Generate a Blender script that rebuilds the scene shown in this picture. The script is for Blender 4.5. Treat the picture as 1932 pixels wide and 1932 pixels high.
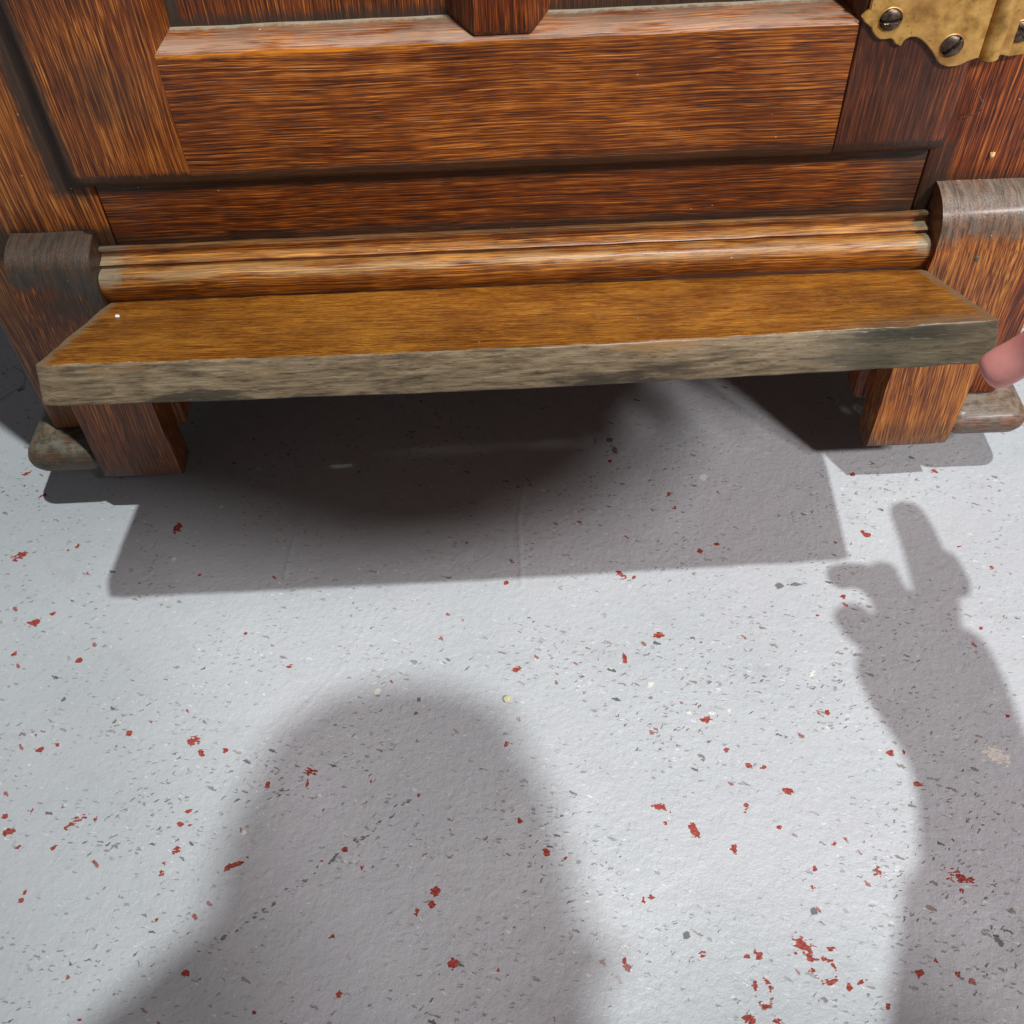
import bpy, bmesh, math, random
import numpy as np
from mathutils import Vector, Matrix

random.seed(7); rng = np.random.default_rng(7)
for o in list(bpy.data.objects): bpy.data.objects.remove(o)
scene = bpy.context.scene
COL = scene.collection

# ------------------------------------------------------------------ camera, world, lamps, exposure
CR = np.array([[0.9991, 0.0415, 0.0084], [-0.0262, 0.7627, -0.6462], [-0.0332, 0.6454, 0.7631]])
u_, s_, vt_ = np.linalg.svd(CR); CR = u_ @ vt_
CP = np.array([0.0, -0.4945, 0.54])
FX = 1932.0
cam = bpy.data.cameras.new('camera'); cam.lens = 36.0; cam.sensor_width = 36.0; cam.sensor_fit = 'HORIZONTAL'
cam.clip_start = 0.01; cam.clip_end = 60
camo = bpy.data.objects.new('camera', cam); COL.objects.link(camo)
M4 = Matrix([[*CR[0], CP[0]], [*CR[1], CP[1]], [*CR[2], CP[2]], [0, 0, 0, 1]])
camo.matrix_world = M4
scene.camera = camo

world = bpy.data.worlds.new('World'); scene.world = world; world.use_nodes = True
bg = world.node_tree.nodes['Background']
bg.inputs[0].default_value = (0.90, 0.92, 1.0, 1); bg.inputs[1].default_value = 0.115

def lamp(name, loc, target, size, energy, color):
    l = bpy.data.lights.new(name, 'AREA'); l.shape = 'DISK'; l.size = size; l.energy = energy; l.color = color
    o = bpy.data.objects.new(name, l); COL.objects.link(o); o.location = loc
    o.rotation_euler = (Vector(target) - Vector(loc)).to_track_quat('-Z', 'Y').to_euler()
    return o
LA = Vector((0.69, -0.82, 4.5))
lamp('ceiling_lamp', LA, (0, -0.1, 0), 0.10, 178, (0.93, 0.99, 1.0))
lamp('ceiling_lamp', (3.62, -3.70, 4.5), (0, -0.1, 0), 0.55, 160, (1.0, 0.93, 0.95))
lamp('ceiling_lamp', (2.83, -3.72, 4.5), (0, -0.1, 0), 0.55, 220, (1.0, 0.93, 0.95))
vs = scene.view_settings
vs.view_transform = 'Standard'; vs.look = 'None'; vs.exposure = 0.0; vs.gamma = 1.0

# ------------------------------------------------------------------ helpers
def ray(u, v): return CR @ np.array([(u - 966) / FX, -(v - 966) / FX, -1.0])
def onY(u, v, y): d = ray(u, v); return CP + d * ((y - CP[1]) / d[1])
def onZ(u, v, z): d = ray(u, v); return CP + d * ((z - CP[2]) / d[2])

def tag(o, label=None, cat=None, group=None, kind=None):
    if label: o['label'] = label
    if cat: o['category'] = cat
    if group: o['group'] = group
    if kind: o['kind'] = kind
    return o

def link(name, me, mat=None, parent=None, smooth=False):
    o = bpy.data.objects.new(name, me); COL.objects.link(o)
    if mat: me.materials.append(mat)
    if parent: o.parent = parent
    if smooth:
        me.polygons.foreach_set('use_smooth', [True] * len(me.polygons))
    return o

def from_bm(name, bm, mat=None, parent=None, smooth=True, angle=40):
    bmesh.ops.recalc_face_normals(bm, faces=bm.faces)
    me = bpy.data.meshes.new(name); bm.to_mesh(me); bm.free()
    o = link(name, me, mat, parent, smooth)
    if smooth: me.set_sharp_from_angle(angle=math.radians(angle))
    return o

def jitter_edges(bm, amp, seed=0, scale=60):
    """real hand-worn irregularity: moves vertices by a smooth noise"""
    from mathutils import noise
    for v in bm.verts:
        n = noise.noise_vector(v.co * scale + Vector((seed * 7.1, seed * 3.3, 0)))
        v.co += n * amp

def hexa(c, bevel=0.0015, seg=2, cuts=(0, 0, 0), jit=0.0, seed=0):
    """solid from 8 corners c[ix][iy][iz]; subdivided lengthwise, bevelled"""
    bm = bmesh.new()
    vs_ = [[[bm.verts.new(c[i][j][k]) for k in (0, 1)] for j in (0, 1)] for i in (0, 1)]
    F = lambda *q: bm.faces.new(q)
    F(vs_[0][0][0], vs_[0][0][1], vs_[0][1][1], vs_[0][1][0]); F(vs_[1][0][0], vs_[1][1][0], vs_[1][1][1], vs_[1][0][1])
    F(vs_[0][0][0], vs_[1][0][0], vs_[1][0][1], vs_[0][0][1]); F(vs_[0][1][0], vs_[0][1][1], vs_[1][1][1], vs_[1][1][0])
    F(vs_[0][0][0], vs_[0][1][0], vs_[1][1][0], vs_[1][0][0]); F(vs_[0][0][1], vs_[1][0][1], vs_[1][1][1], vs_[0][1][1])
    bmesh.ops.recalc_face_normals(bm, faces=bm.faces)
    if bevel > 0:
        bmesh.ops.bevel(bm, geom=list(bm.edges), offset=bevel, segments=seg, profile=0.6, affect='EDGES')
    return bm

def slice_bm(bm, axis, positions):
    n = Vector((0, 0, 0)); n[axis] = 1
    for p in positions:
        co = Vector((0, 0, 0)); co[axis] = p
        bmesh.ops.bisect_plane(bm, geom=list(bm.verts) + list(bm.edges) + list(bm.faces), plane_co=co, plane_no=n, dist=1e-6)

def box(x0, x1, y0, y1, z0, z1, **k):
    return hexa([[[(x, y, z) for z in (z0, z1)] for y in (y0, y1)] for x in (x0, x1)], **k)

def extrude_profile(prof, xs, taper=None):
    """prof: list of (y,z); swept along x positions; closed with end caps"""
    bm = bmesh.new(); rings = []
    for i, x in enumerate(xs):
        ring = []
        for (y, z) in prof:
            xx = x if taper is None else taper(x, y, z)
            ring.append(bm.verts.new((xx, y, z)))
        rings.append(ring)
    n = len(prof)
    for a, b in zip(rings[:-1], rings[1:]):
        for j in range(n):
            bm.faces.new((a[j], a[(j + 1) % n], b[(j + 1) % n], b[j]))
    bm.faces.new(rings[0][::-1]); bm.faces.new(rings[-1])
    return bm

# ------------------------------------------------------------------ node DSL
class NT:
    def __init__(s, name):
        s.m = bpy.data.materials.new(name); s.m.use_nodes = True
        s.t = s.m.node_tree; s.n = s.t.nodes; s.l = s.t.links
        s.n.clear()
        s.out = s.n.new('ShaderNodeOutputMaterial'); s.b = s.n.new('ShaderNodeBsdfPrincipled')
        s.l.new(s.b.outputs[0], s.out.inputs[0])
        s.co = s.n.new('ShaderNodeTexCoord').outputs['Object']
    def _in(s, sock, v):
        if isinstance(v, bpy.types.NodeSocket): s.l.new(v, sock)
        elif isinstance(v, (tuple, list)) and len(v) == 3 and sock.type == 'RGBA': sock.default_value = (*v, 1)
        else: sock.default_value = v
    def math(s, op, a, b=0.0, clamp=False):
        n = s.n.new('ShaderNodeMath'); n.operation = op; n.use_clamp = clamp
        s._in(n.inputs[0], a); s._in(n.inputs[1], b); return n.outputs[0]
    def add(s, a, b): return s.math('ADD', a, b)
    def sub(s, a, b): return s.math('SUBTRACT', a, b)
    def mul(s, a, b): return s.math('MULTIPLY', a, b)
    def mx(s, a, b): return s.math('MAXIMUM', a, b)
    def mn(s, a, b): return s.math('MINIMUM', a, b)
    def inv(s, a): return s.math('SUBTRACT', 1.0, a)
    def ss(s, x, e0, e1, o0=0.0, o1=1.0):
        n = s.n.new('ShaderNodeMapRange'); n.interpolation_type = 'SMOOTHSTEP'
        rev = e0 > e1
        if rev: e0, e1, o0, o1 = e1, e0, o1, o0
        s._in(n.inputs[0], x); n.inputs[1].default_value = e0; n.inputs[2].default_value = e1
        n.inputs[3].default_value = o0; n.inputs[4].default_value = o1; return n.outputs[0]
    def vscale(s, v, k, off=(0, 0, 0), rot=(0, 0, 0)):
        n = s.n.new('ShaderNodeMapping'); s._in(n.inputs[0], v)
        n.inputs[1].default_value = off; n.inputs[2].default_value = rot; n.inputs[3].default_value = k; return n.outputs[0]
    def vadd(s, a, b):
        n = s.n.new('ShaderNodeVectorMath'); n.operation = 'ADD'; s._in(n.inputs[0], a); s._in(n.inputs[1], b); return n.outputs[0]
    def vmul(s, a, k):
        n = s.n.new('ShaderNodeVectorMath'); n.operation = 'MULTIPLY'; s._in(n.inputs[0], a); s._in(n.inputs[1], k); return n.outputs[0]
    def noise(s, v, scale=1.0, detail=3.0, rough=0.55, dist=0.0, color=False):
        n = s.n.new('ShaderNodeTexNoise'); s._in(n.inputs['Vector'], v); n.inputs['Scale'].default_value = scale
        n.inputs['Detail'].default_value = detail; n.inputs['Roughness'].default_value = rough; n.inputs['Distortion'].default_value = dist
        return n.outputs['Color' if color else 'Fac']
    def voro(s, v, scale=1.0, rand=1.0, feature='F1'):
        n = s.n.new('ShaderNodeTexVoronoi'); n.feature = feature; s._in(n.inputs['Vector'], v); n.inputs['Scale'].default_value = scale
        n.inputs['Randomness'].default_value = rand; return n
    def ramp(s, x, stops):
        n = s.n.new('ShaderNodeValToRGB'); s._in(n.inputs[0], x); e = n.color_ramp.elements
        while len(e) < len(stops): e.new(0.5)
        for el, (p, c) in zip(e, stops): el.position = p; el.color = (*c, 1)
        return n.outputs[0]
    def mix(s, f, a, b, mode='MIX'):
        n = s.n.new('ShaderNodeMix'); n.data_type = 'RGBA'; n.blend_type = mode
        s._in(n.inputs[0], f); s._in(n.inputs[6], a); s._in(n.inputs[7], b); return n.outputs[2]
    def xyz(s, v=None):
        n = s.n.new('ShaderNodeSeparateXYZ'); s._in(n.inputs[0], v if v is not None else s.co); return n.outputs
    def normal(s):
        n = s.n.new('ShaderNodeNewGeometry'); return n.outputs['Normal']
    def attr(s, name):
        n = s.n.new('ShaderNodeAttribute'); n.attribute_name = name; return n.outputs['Fac']
    def bump(s, h, strength=0.4, dist=0.001, nrm=None):
        n = s.n.new('ShaderNodeBump'); n.inputs['Strength'].default_value = strength; n.inputs['Distance'].default_value = dist
        s._in(n.inputs['Height'], h)
        if nrm is not None: s.l.new(nrm, n.inputs['Normal'])
        return n.outputs[0]
    def finish(s, color, rough=0.5, nrm=None, **k):
        s._in(s.b.inputs['Base Color'], color); s._in(s.b.inputs['Roughness'], rough)
        if nrm is not None: s.l.new(nrm, s.b.inputs['Normal'])
        for key, v in k.items(): s._in(s.b.inputs[key.replace('_', ' ')], v)
        return s.m

DARK = (0.030, 0.0065, 0.0018); MID = (0.175, 0.042, 0.0058); WARM = (0.45, 0.150, 0.021); LITE = (0.76, 0.34, 0.075)

def wood(name, axis=0, seed=0.0, shift=0.0, gain=1.0, flecky=False, tilt=0.0, wet=0.5, overlays=(), tint=None, spread=1.0, coarse=1.0):
    """varnished oak: streaks along axis, pores, blotches; grimes = functions (N) -> (mask, colour)"""
    N = NT(name)
    off = (seed * 1.37, seed * 0.71, seed * 2.13)
    co = N.vscale(N.co, (1, 1, 1), off, (0, tilt, 0) if axis != 1 else (0, 0, tilt))
    wob = N.noise(co, 14, 2, 0.5, color=True)
    wv = N.vmul(N.vadd(wob, (-0.5, -0.5, -0.5)), (0.0035, 0.0035, 0.0035))
    cw = N.vadd(co, wv)
    al, ac = (12, 1750) if not flecky else (50, 1300)
    al *= coarse; ac *= coarse
    k = [ac * 0.9, ac * 0.9, ac * 0.9]; k[axis] = al
    s1 = N.noise(N.vscale(cw, tuple(k)), 1, 1, 0.6)
    k = [1900, 1900, 1900]; k[axis] = 70 if not flecky else 260
    s2 = N.noise(N.vscale(cw, tuple(k)), 1, 2, 0.5)
    k = [380, 380, 380]; k[axis] = 11
    s3 = N.noise(N.vscale(cw, tuple(k)), 1, 3, 0.5)
    bl = N.noise(co, 22, 3, 0.6)
    bl2 = N.noise(co, 75, 3, 0.65)
    t = N.add(N.mul(s1, 0.95 * spread), N.mul(s3, 0.10))
    t = N.add(t, N.mul(bl, 0.34)); t = N.add(t, N.mul(bl2, 0.12)); t = N.add(t, N.mul(s2, 0.55 * spread))
    # mean is about (0.95*spread+.40+.42+.26+.30*spread)/2
    mean = 0.5 * (1.50 * spread + 0.56)
    t = N.add(N.mul(N.sub(t, mean), 1.22), 0.385 + shift)
    col = N.ramp(t, [(0.10, DARK), (0.40, MID), (0.63, WARM), (0.92, LITE)])
    pores = N.ss(s2, 0.40, 0.30)
    col = N.mix(N.mul(pores, 0.6), col, (0.018, 0.007, 0.004))
    if tint: col = N.mix(1.0, col, tint, 'MULTIPLY')
    if gain != 1.0: col = N.mix(1.0, col, (gain, gain, gain), 'MULTIPLY')
    rough = N.add(N.mul(bl2, 0.22), 0.30 + 0.15 * (1 - wet))
    for g in overlays:
        m, c, r = g(N)
        col = N.mix(m, col, c)
        rough = N.add(N.mul(rough, N.inv(m)), N.mul(m, r))
    h = N.add(N.mul(s1, 0.8), N.mul(N.inv(pores), 0.5)); h = N.add(h, N.mul(bl2, 0.3))
    # dust specks
    vd = N.voro(co, 260); sp = N.xyz(vd.outputs['Color'])[0]
    speck = N.mul(N.ss(vd.outputs['Distance'], 0.15, 0.06), N.ss(sp, 0.985, 0.988))
    col = N.mix(N.mul(speck, 0.8), col, (0.55, 0.47, 0.38))
    nrm = N.bump(h, 0.5, 0.0006)
    N.finish(col, rough, nrm, Specular_IOR_Level=0.35, Coat_Weight=0.25 * wet, Coat_Roughness=0.22)
    return N.m

def band(axis, e0, e1, col, rough=0.7, amt=1.0, nz=0.012, nscale=90):
    def f(N):
        x = N.xyz()[axis]
        n = N.noise(N.co, nscale, 4, 0.6)
        x = N.add(x, N.mul(N.sub(n, 0.5), nz))
        return N.mul(N.ss(x, e0, e1), amt), col, rough
    return f
def boxmask(lims, soft, col, rough=0.7, amt=1.0, nz=0.012, nscale=90):
    """overlay colour inside a box given by {axis:(lo,hi)}"""
    def f(N):
        q = N.xyz(); m = None
        n = N.mul(N.sub(N.noise(N.co, nscale, 4, 0.62), 0.5), nz)
        for a, (lo, hi) in lims.items():
            x = N.add(q[a], n)
            mm = N.mul(N.ss(x, lo - soft, lo + soft), N.ss(x, hi + soft, hi - soft))
            m = mm if m is None else N.mul(m, mm)
        return N.mul(m, amt), col, rough
    return f
def dusty(col, amt=0.6, lo=0.35, hi=0.95, rough=0.8, scale=60, n0=0.35, n1=0.65):
    """dust lying on upward faces"""
    def f(N):
        nz = N.xyz(N.normal())[2]
        n = N.ss(N.noise(N.co, scale, 5, 0.65), n0, n1)
        return N.mul(N.mul(N.ss(nz, lo, hi), n), amt), col, rough
    return f
def worn(fn, col, rough=0.75):
    return lambda N: (fn(N), col, rough)

# ------------------------------------------------------------------ floor
def build_floor():
    fine_x = np.arange(-0.42, 0.4201, 0.0013); fine_y = np.arange(-0.42, 0.1201, 0.0013)
    ext = np.array([0.05, 0.15, 0.4, 1.0, 2.5, 6.0])
    xs = np.concatenate([fine_x[0] - ext[::-1], fine_x, fine_x[-1] + ext]); ys = np.concatenate([fine_y[0] - ext[::-1], fine_y, fine_y[-1] + ext])
    X, Y = np.meshgrid(xs, ys)
    ny, nx = X.shape
    red = np.zeros_like(X); wht = np.zeros_like(X); drk = np.zeros_like(X); hgt = np.zeros_like(X)
    def blob(A, u, v, r, asp=1.0, ang=0.0, amp=1.0, ring=False):
        p = onZ(u, v, 0); px = 3.75e-3 / 3.75 * 1.0
        s = np.linalg.norm(p - CP) / FX             # metres per pixel
        rx, ry = r * s * math.sqrt(asp), r * s / math.sqrt(asp) * 1.15
        R = 2.6 * max(rx, ry)
        ix = np.where(np.abs(xs - p[0]) < R)[0]; iy = np.where(np.abs(ys - p[1]) < R)[0]
        if not len(ix) or not len(iy): return
        sl = np.ix_(iy, ix); dx = X[sl] - p[0]; dy = Y[sl] - p[1]
        c, s2 = math.cos(ang), math.sin(ang)
        a = (dx * c + dy * s2) / rx; b = (-dx * s2 + dy * c) / ry
        d = np.sqrt(a * a + b * b)
        val = np.clip(1.35 - np.abs(d - 1.0) / 0.30, 0, 1.2) * 0.62 if ring else np.clip(1.5 - d * 0.95, 0, 1.2)
        A[sl] = np.maximum(A[sl], val * amp)
    reds = [(335,995,13,.8,0),(35,1050,15,1.6,.3,.7),(80,935,9,1.8,.5,.75),(50,893,9,2,.9,.6),(63,1175,13,1.6,.3),(100,1158,7,1.6,.3),(25,1235,8,2,.4),(150,1245,8,1,0),(545,1257,7,1.3,.4,.7),(463,1195,6),(365,1400,18,1.2,0,.72),(380,1420,9,2,-.8),
      (245,1383,7),(75,1415,7,1.6,.4),(108,1405,6,2,-.5),(585,1456,14,1.3,.4,.85),(580,1478,5),(425,1417,7),(820,1680,12,1.3,1),(815,1706,9),(787,1720,8,2,1.2),(683,1636,6,1,0),(650,1602,7,1.5,.8),(607,1625,5),(857,1818,13,1.4,.3),(627,1767,7),(445,1630,15,4,.35,.8),(430,1637,6),
      (335,1603,11,1.3,.2,.75),(305,1645,8,.5,.2,.8),(310,1630,5),(355,1530,7,2,.2),(340,1555,9,1.3,0,.75),(358,1558,5),(150,1545,13,2.5,.2,.7),(128,1558,9,1.5,.3,.8),(15,1570,10,1.6,.6),(10,1540,6),(35,1597,5,2,.6),(60,1530,5),(100,1600,6,2,.8),(180,1545,6),(350,1835,8,1.5,0,.8),(40,1700,7,1.5,-.5,.8),(48,1683,5),(150,1925,6),(637,1877,8,1,.5),(480,1910,6,.6,0),(295,1735,5),
      (1245,1198,11,2.2,0),(1178,1240,10,.4,.1),(975,1262,9,2.2,.4),(1330,1358,12,1.8,.2,.75),(1412,1445,9,1.3,0),(1440,1447,6,1.5,0),(1485,1492,12,1.7,.1,.85),(1240,1522,13,2.6,-.15),(1265,1535,7,3,-.6,.8),(1310,1566,14,2.6,-1.1),(1385,1600,11,.6,0),(1255,1552,5),(1408,1518,6),(1405,1530,5),(1680,1420,9,1.2,.5),(1735,1480,10,1.7,-.4,.75),(1655,1645,14,2.5,-1.2,.65),
      (1537,1638,7,.6,0),(1533,1675,7),(1810,1655,22,2.6,-.5,.85),(1815,1682,7,2,-.6,.8),(1515,1785,24,1.4,-.9,.78),(1530,1808,14,1.5,-.6,.7),(1555,1830,26,1.4,-.7,.9,True),(1440,1872,24,.7,0,.9,True),(1570,1790,8,2.5,0,.7),(1430,1803,10,1.2,.6),(1412,1805,6,2,0,.8),(1325,1800,10,1.5,.5,.7),(1300,1812,6,1,0,.7),(1602,1863,9,1.2,.6),(1625,1855,8,2.4,.4,.8),(1735,1835,9,1.6,0),(1765,1812,6,1,0),(1805,1835,6,2,-.9),(1830,1850,8,.6,0,.7),
      (1675,1900,7,.5,0,.8),(1415,1920,14,1.2,.7,.72),(1470,1925,9,2,.2,.7),(1635,1010,10,1.2,.8),(1628,1003,5),(1608,895,6),(1762,888,7),(1320,1040,7),(1353,1026,8,1.7,.3),(1262,933,6),(1274,957,5),(1150,870,5),(1172,1085,12,2.8,-.9,.8),(955,1098,7),(1195,1090,5),(1810,1030,7,1.6,.2,.7),(1590,1125,6),(1370,1415,6),(1030,1610,10,.8,.3),(1065,1620,6,2,0),(980,1548,7,1.5,.3),
      (1175,1690,8,1,0,.75),(1215,1700,9,.7,0,.75),(1228,1693,6),(1178,1812,8,.6,0),(940,1830,5),(880,1025,5),(375,1085,5),(145,1030,8,1.8,.5,.75),(130,1037,6,2,.3,.75),(1850,1185,6),(1705,1420,6),(1890,1432,7,1.7,.2),(1575,1590,6),(1470,1560,6),(1560,1345,6),(955,1405,5),(1870,1070,5),(1545,1160,6,3,.2,.7),(505,1480,6),(700,1475,5),(790,1500,5),(1900,1350,5)]
    for q in reds: blob(red, q[0], q[1], q[2] * .70, *q[3:])
    whites = [(418,956,4),(328,1054,4.5),(1326,900,7,1.2,0),(712,1305,8,1,0,.8),(1228,1291,7,1,0,.8),(1880,1425,22,2,-.6,.72),(1342,1345,7,1.5,.3,.7),(1025,925,4),(1045,1000,3),(1245,1610,0.1),(1300,1345,6,1,0,.6),(460,1570,5),(1530,1270,10,2,.5,.6),(1375,1340,4),(853,888,3)]
    for q in whites: blob(wht, *q)
    darks = [(790,1320,4,.7,0),(1470,1105,8,1.5,0,.8),(1500,1102,8,4,0,.8),(1885,1772,8,.5,.3,.85),(1872,1750,5,1,0,.7),(1535,1720,6),(1295,1765,6),(785,1345,4),(1160,850,8,.7,0,.8),(1150,830,6),(120,1320,4),(40,735,5,2,.5,.8),(28,660,9,1.6,.4,.8),(45,655,6,2,-.7,.8),(90,740,6,3,.3,.8)]
    for q in darks: blob(drk, *q)
    # dark crack running up to the right on the lower left
    for i in range(46):
        t = i / 45; u = 395 + (775 - 395) * t + rng.normal(0, 5); v = 1795 + (1510 - 1795) * t + rng.normal(0, 5)
        blob(drk, u, v, rng.uniform(2.5, 5.5), 3.0, .6, rng.uniform(.45, .82))
    # drifts of fine scuffs (drive the shader's speck density)
    den = np.zeros_like(X)
    for (cu, cv, su, sv, a) in [(560,1470,90,50,.30),(1020,1600,70,60,.25),(1250,1420,90,40,.30),(880,1240,70,30,.2),(200,1560,130,40,.34),(1780,1600,80,130,.30),(1850,1780,60,70,.34),(1600,1330,50,40,.18),(860,1900,90,40,.28),(1300,1250,200,60,.26),(150,1850,110,50,.22),(1150,860,30,80,.22),(700,1420,60,30,.26),(1650,1900,100,40,.24),(1700,1250,40,60,.25)]:
        P = onZ(cu, cv, 0); q = np.linalg.norm(P - CP) / FX
        den += a * np.exp(-((X - P[0]) / (su * q * 1.2)) ** 2 - ((Y - P[1]) / (sv * q * 1.4)) ** 2)
    # ridges, dents and brush marks under the paint
    def ridge(pts, w, a):
        for (p, q) in zip(pts[:-1], pts[1:]):
            P, Q = onZ(*p, 0)[:2], onZ(*q, 0)[:2]; L = np.linalg.norm(Q - P); d = (Q - P) / L
            tt = (X - P[0]) * d[0] + (Y - P[1]) * d[1]; nn = -(X - P[0]) * d[1] + (Y - P[1]) * d[0]
            hgt[:] += a * np.exp(-(nn / w) ** 2) * ((tt > 0) & (tt < L))
    ridge([(1005,742),(992,900),(978,980),(985,1110)], .0012, .0007)
    ridge([(592,920),(560,1000),(535,1090)], .0010, .0005)
    ridge([(640,975),(735,960)], .0008, .0005)
    ridge([(690,1180),(640,1265),(560,1350)], .0009, .0003)
    for (u, v, r, a) in [(775,985,28,.0007),(885,1040,14,.0006),(870,760,30,.0004),(1070,1530,40,.0006),(1885,1765,40,-.0012),(1545,1285,34,-.0009),(1690,1320,40,-.0006),(960,1520,30,.0008),(300,1300,80,.0004),(1230,1290,60,.0003),(600,1440,60,.0005)]:
        p = onZ(u, v, 0); s = np.linalg.norm(p - CP) / FX * r
        hgt[:] += a * np.exp(-(((X - p[0]) / s) ** 2 + ((Y - p[1]) / s) ** 2))
    Z = hgt
    co = np.stack([X, Y, Z], -1).reshape(-1, 3)
    idx = np.arange(ny * nx).reshape(ny, nx)
    q = np.stack([idx[:-1, :-1], idx[:-1, 1:], idx[1:, 1:], idx[1:, :-1]], -1).reshape(-1, 4)
    me = bpy.data.meshes.new('floor')
    me.vertices.add(len(co)); me.vertices.foreach_set('co', co.ravel())
    me.loops.add(q.size); me.loops.foreach_set('vertex_index', q.ravel().astype(np.int32))
    me.polygons.add(len(q)); me.polygons.foreach_set('loop_start', np.arange(0, q.size, 4, dtype=np.int32))
    me.polygons.foreach_set('use_smooth', np.ones(len(q), bool))
    me.update(); me.validate()
    for nm, A in (('red', red), ('white', wht), ('dark', drk), ('dens', den)):
        at = me.attributes.new(nm, 'FLOAT', 'POINT'); at.data.foreach_set('value', A.ravel().astype(np.float32))
    N = NT('painted_concrete')
    co_ = N.co
    n1 = N.noise(co_, 6, 3, 0.5); n2 = N.noise(co_, 60, 4, 0.6); n3 = N.noise(co_, 420, 3, 0.6); nf = N.noise(co_, 900, 3, 0.6)
    base = N.ramp(n1, [(0.3, (0.395, 0.415, 0.425)), (0.7, (0.455, 0.470, 0.478))])
    base = N.mix(N.mul(N.ss(n2, .45, .8), .22), base, (0.42, 0.41, 0.41))
    smg = N.noise(N.vscale(N.vscale(co_, (1, 1, 1), (0, 0, 0), (0, 0, .6)), (1, 2.4, 1)), 26, 5, .68)
    base = N.mix(N.mul(N.ss(smg, .52, .72), .32), base, (0.33, 0.325, 0.325))
    base = N.mix(N.mul(N.ss(N.noise(co_, 9, 3, .5), .48, .62), .30), base, (0.47, 0.455, 0.475))
    warp = N.vmul(N.vadd(N.noise(co_, 330, 3, 0.6, color=True), (-.5, -.5, -.5)), (.0042, .0042, .0))
    cw = N.vadd(co_, warp)
    # fine dark scuffs, thousands of them, in drifts
    dens = N.add(N.noise(co_, 13, 4, 0.62), N.sub(N.attr('dens'), .03))
    def specks(scale, rot, asp, th, rr, seed, dlo, dhi):
        v = N.vscale(N.vscale(cw, (1, 1, 1), (seed, seed * .7, 0), (0, 0, rot)), (1, asp, 1))
        vo = N.voro(v, scale); rnd = N.xyz(vo.outputs['Color'])
        r = N.mul(N.ss(rnd[0], th, 1.0), rr)
        m = N.ss(N.sub(r, vo.outputs['Distance']), 0.0, 0.06)
        m = N.mul(m, N.ss(rnd[0], th, th + .02))
        return N.mul(m, N.ss(N.add(dens, N.mul(N.sub(rnd[1], .5), .3)), dlo, dhi)), rnd
    m1, r1 = specks(105, .45, 3.2, .62, .34, 1.3, .46, .68)
    m2, r2 = specks(230, .15, 3.4, .50, .42, 4.7, .42, .60)
    m5, r5 = specks(190, -.6, 3.6, .60, .36, 7.7, .48, .70)
    m4, r4 = specks(200, .35, 4.2, .80, .32, 3.1, .30, .5)  # light strokes painted in as glints off the glossy floor
    m3, r3 = specks(95, .8, 2.0, .74, .24, 9.2, .40, .55)
    scuffc = N.mix(r1[2], (0.03, 0.03, 0.03), (0.20, 0.14, 0.11))
    col = N.mix(N.mul(m2, .60), base, (0.13, 0.115, 0.105))
    col = N.mix(N.mul(m5, .8), col, (0.075, 0.060, 0.052)); col = N.mix(N.mul(m4, .7), col, (0.68, 0.69, 0.70))
    col = N.mix(N.mul(m1, .8), col, scuffc)
    REDC = N.mix(N.ss(N.noise(co_, 700, 3, .65), .35, .7), (0.19, 0.022, 0.014), (0.40, 0.085, 0.058))
    col = N.mix(N.mul(m3, .85), col, REDC)
    wn = N.mul(N.sub(N.noise(N.vscale(co_, (1, 1.9, 1), (0, 0, 0), (0, 0, .5)), 360, 2, 0.55), .5), 1.7); wn2 = N.mul(N.sub(N.noise(co_, 190, 2, 0.55), .5), 1.9)
    ra = N.add(N.attr('red'), N.add(wn, wn2)); rm = N.mul(N.ss(ra, .56, .66), N.ss(N.attr('red'), .05, .15))
    rim = N.mul(N.ss(ra, .36, .5), N.ss(N.attr('red'), .12, .3))
    col = N.mix(N.mul(rim, .35), col, (0.52, 0.49, 0.47))
    col = N.mix(rm, col, REDC)
    da = N.add(N.attr('dark'), N.mul(wn, .8)); dm = N.mul(N.ss(da, .5, .62), N.ss(N.attr('dark'), .03, .1))
    col = N.mix(N.mul(dm, .75), col, (0.055, 0.045, 0.04))
    wa = N.add(N.attr('white'), N.mul(wn, .7)); wm = N.mul(N.ss(wa, .55, .66), N.ss(N.attr('white'), .05, .1))
    col = N.mix(N.mul(wm, .8), col, (0.68, 0.65, 0.57))
    # bare tan patch
    h = N.add(N.mul(N.noise(co_, 85, 4, .6), 1.0), N.mul(N.noise(N.vadd(co_, warp), 260, 3, .6), .75)); h = N.add(h, N.mul(nf, .22))
    chips = N.mx(rm, N.mx(N.mul(m3, .8), N.mx(N.mul(m1, .6), dm)))
    h = N.sub(h, N.mul(chips, .5))
    h = N.add(h, N.mul(wm, .3))
    nrm = N.bump(h, 0.5, 0.0017)
    rough = N.add(N.mul(n2, .22), .30)
    rough = N.add(rough, N.mul(chips, .35))
    N.finish(col, rough, nrm, Specular_IOR_Level=0.38)
    o = link('floor', me, N.m); tag(o, kind='structure')
    o['label'] = 'pale grey painted concrete floor with flaking red chips'
    return o
build_floor()

# ------------------------------------------------------------------ the icebox
ice = bpy.data.objects.new('icebox', None); COL.objects.link(ice)
tag(ice, 'antique brown oak icebox on the grey floor with its bottom board tipped up', 'icebox')
GRIME_AND_SHADE = (0.030, 0.024, 0.017); DUST = (0.33, 0.29, 0.22); GREY = (0.17, 0.15, 0.125); MOSS = (0.17, 0.165, 0.115)  # first colour serves both real grime and painted shade

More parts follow.
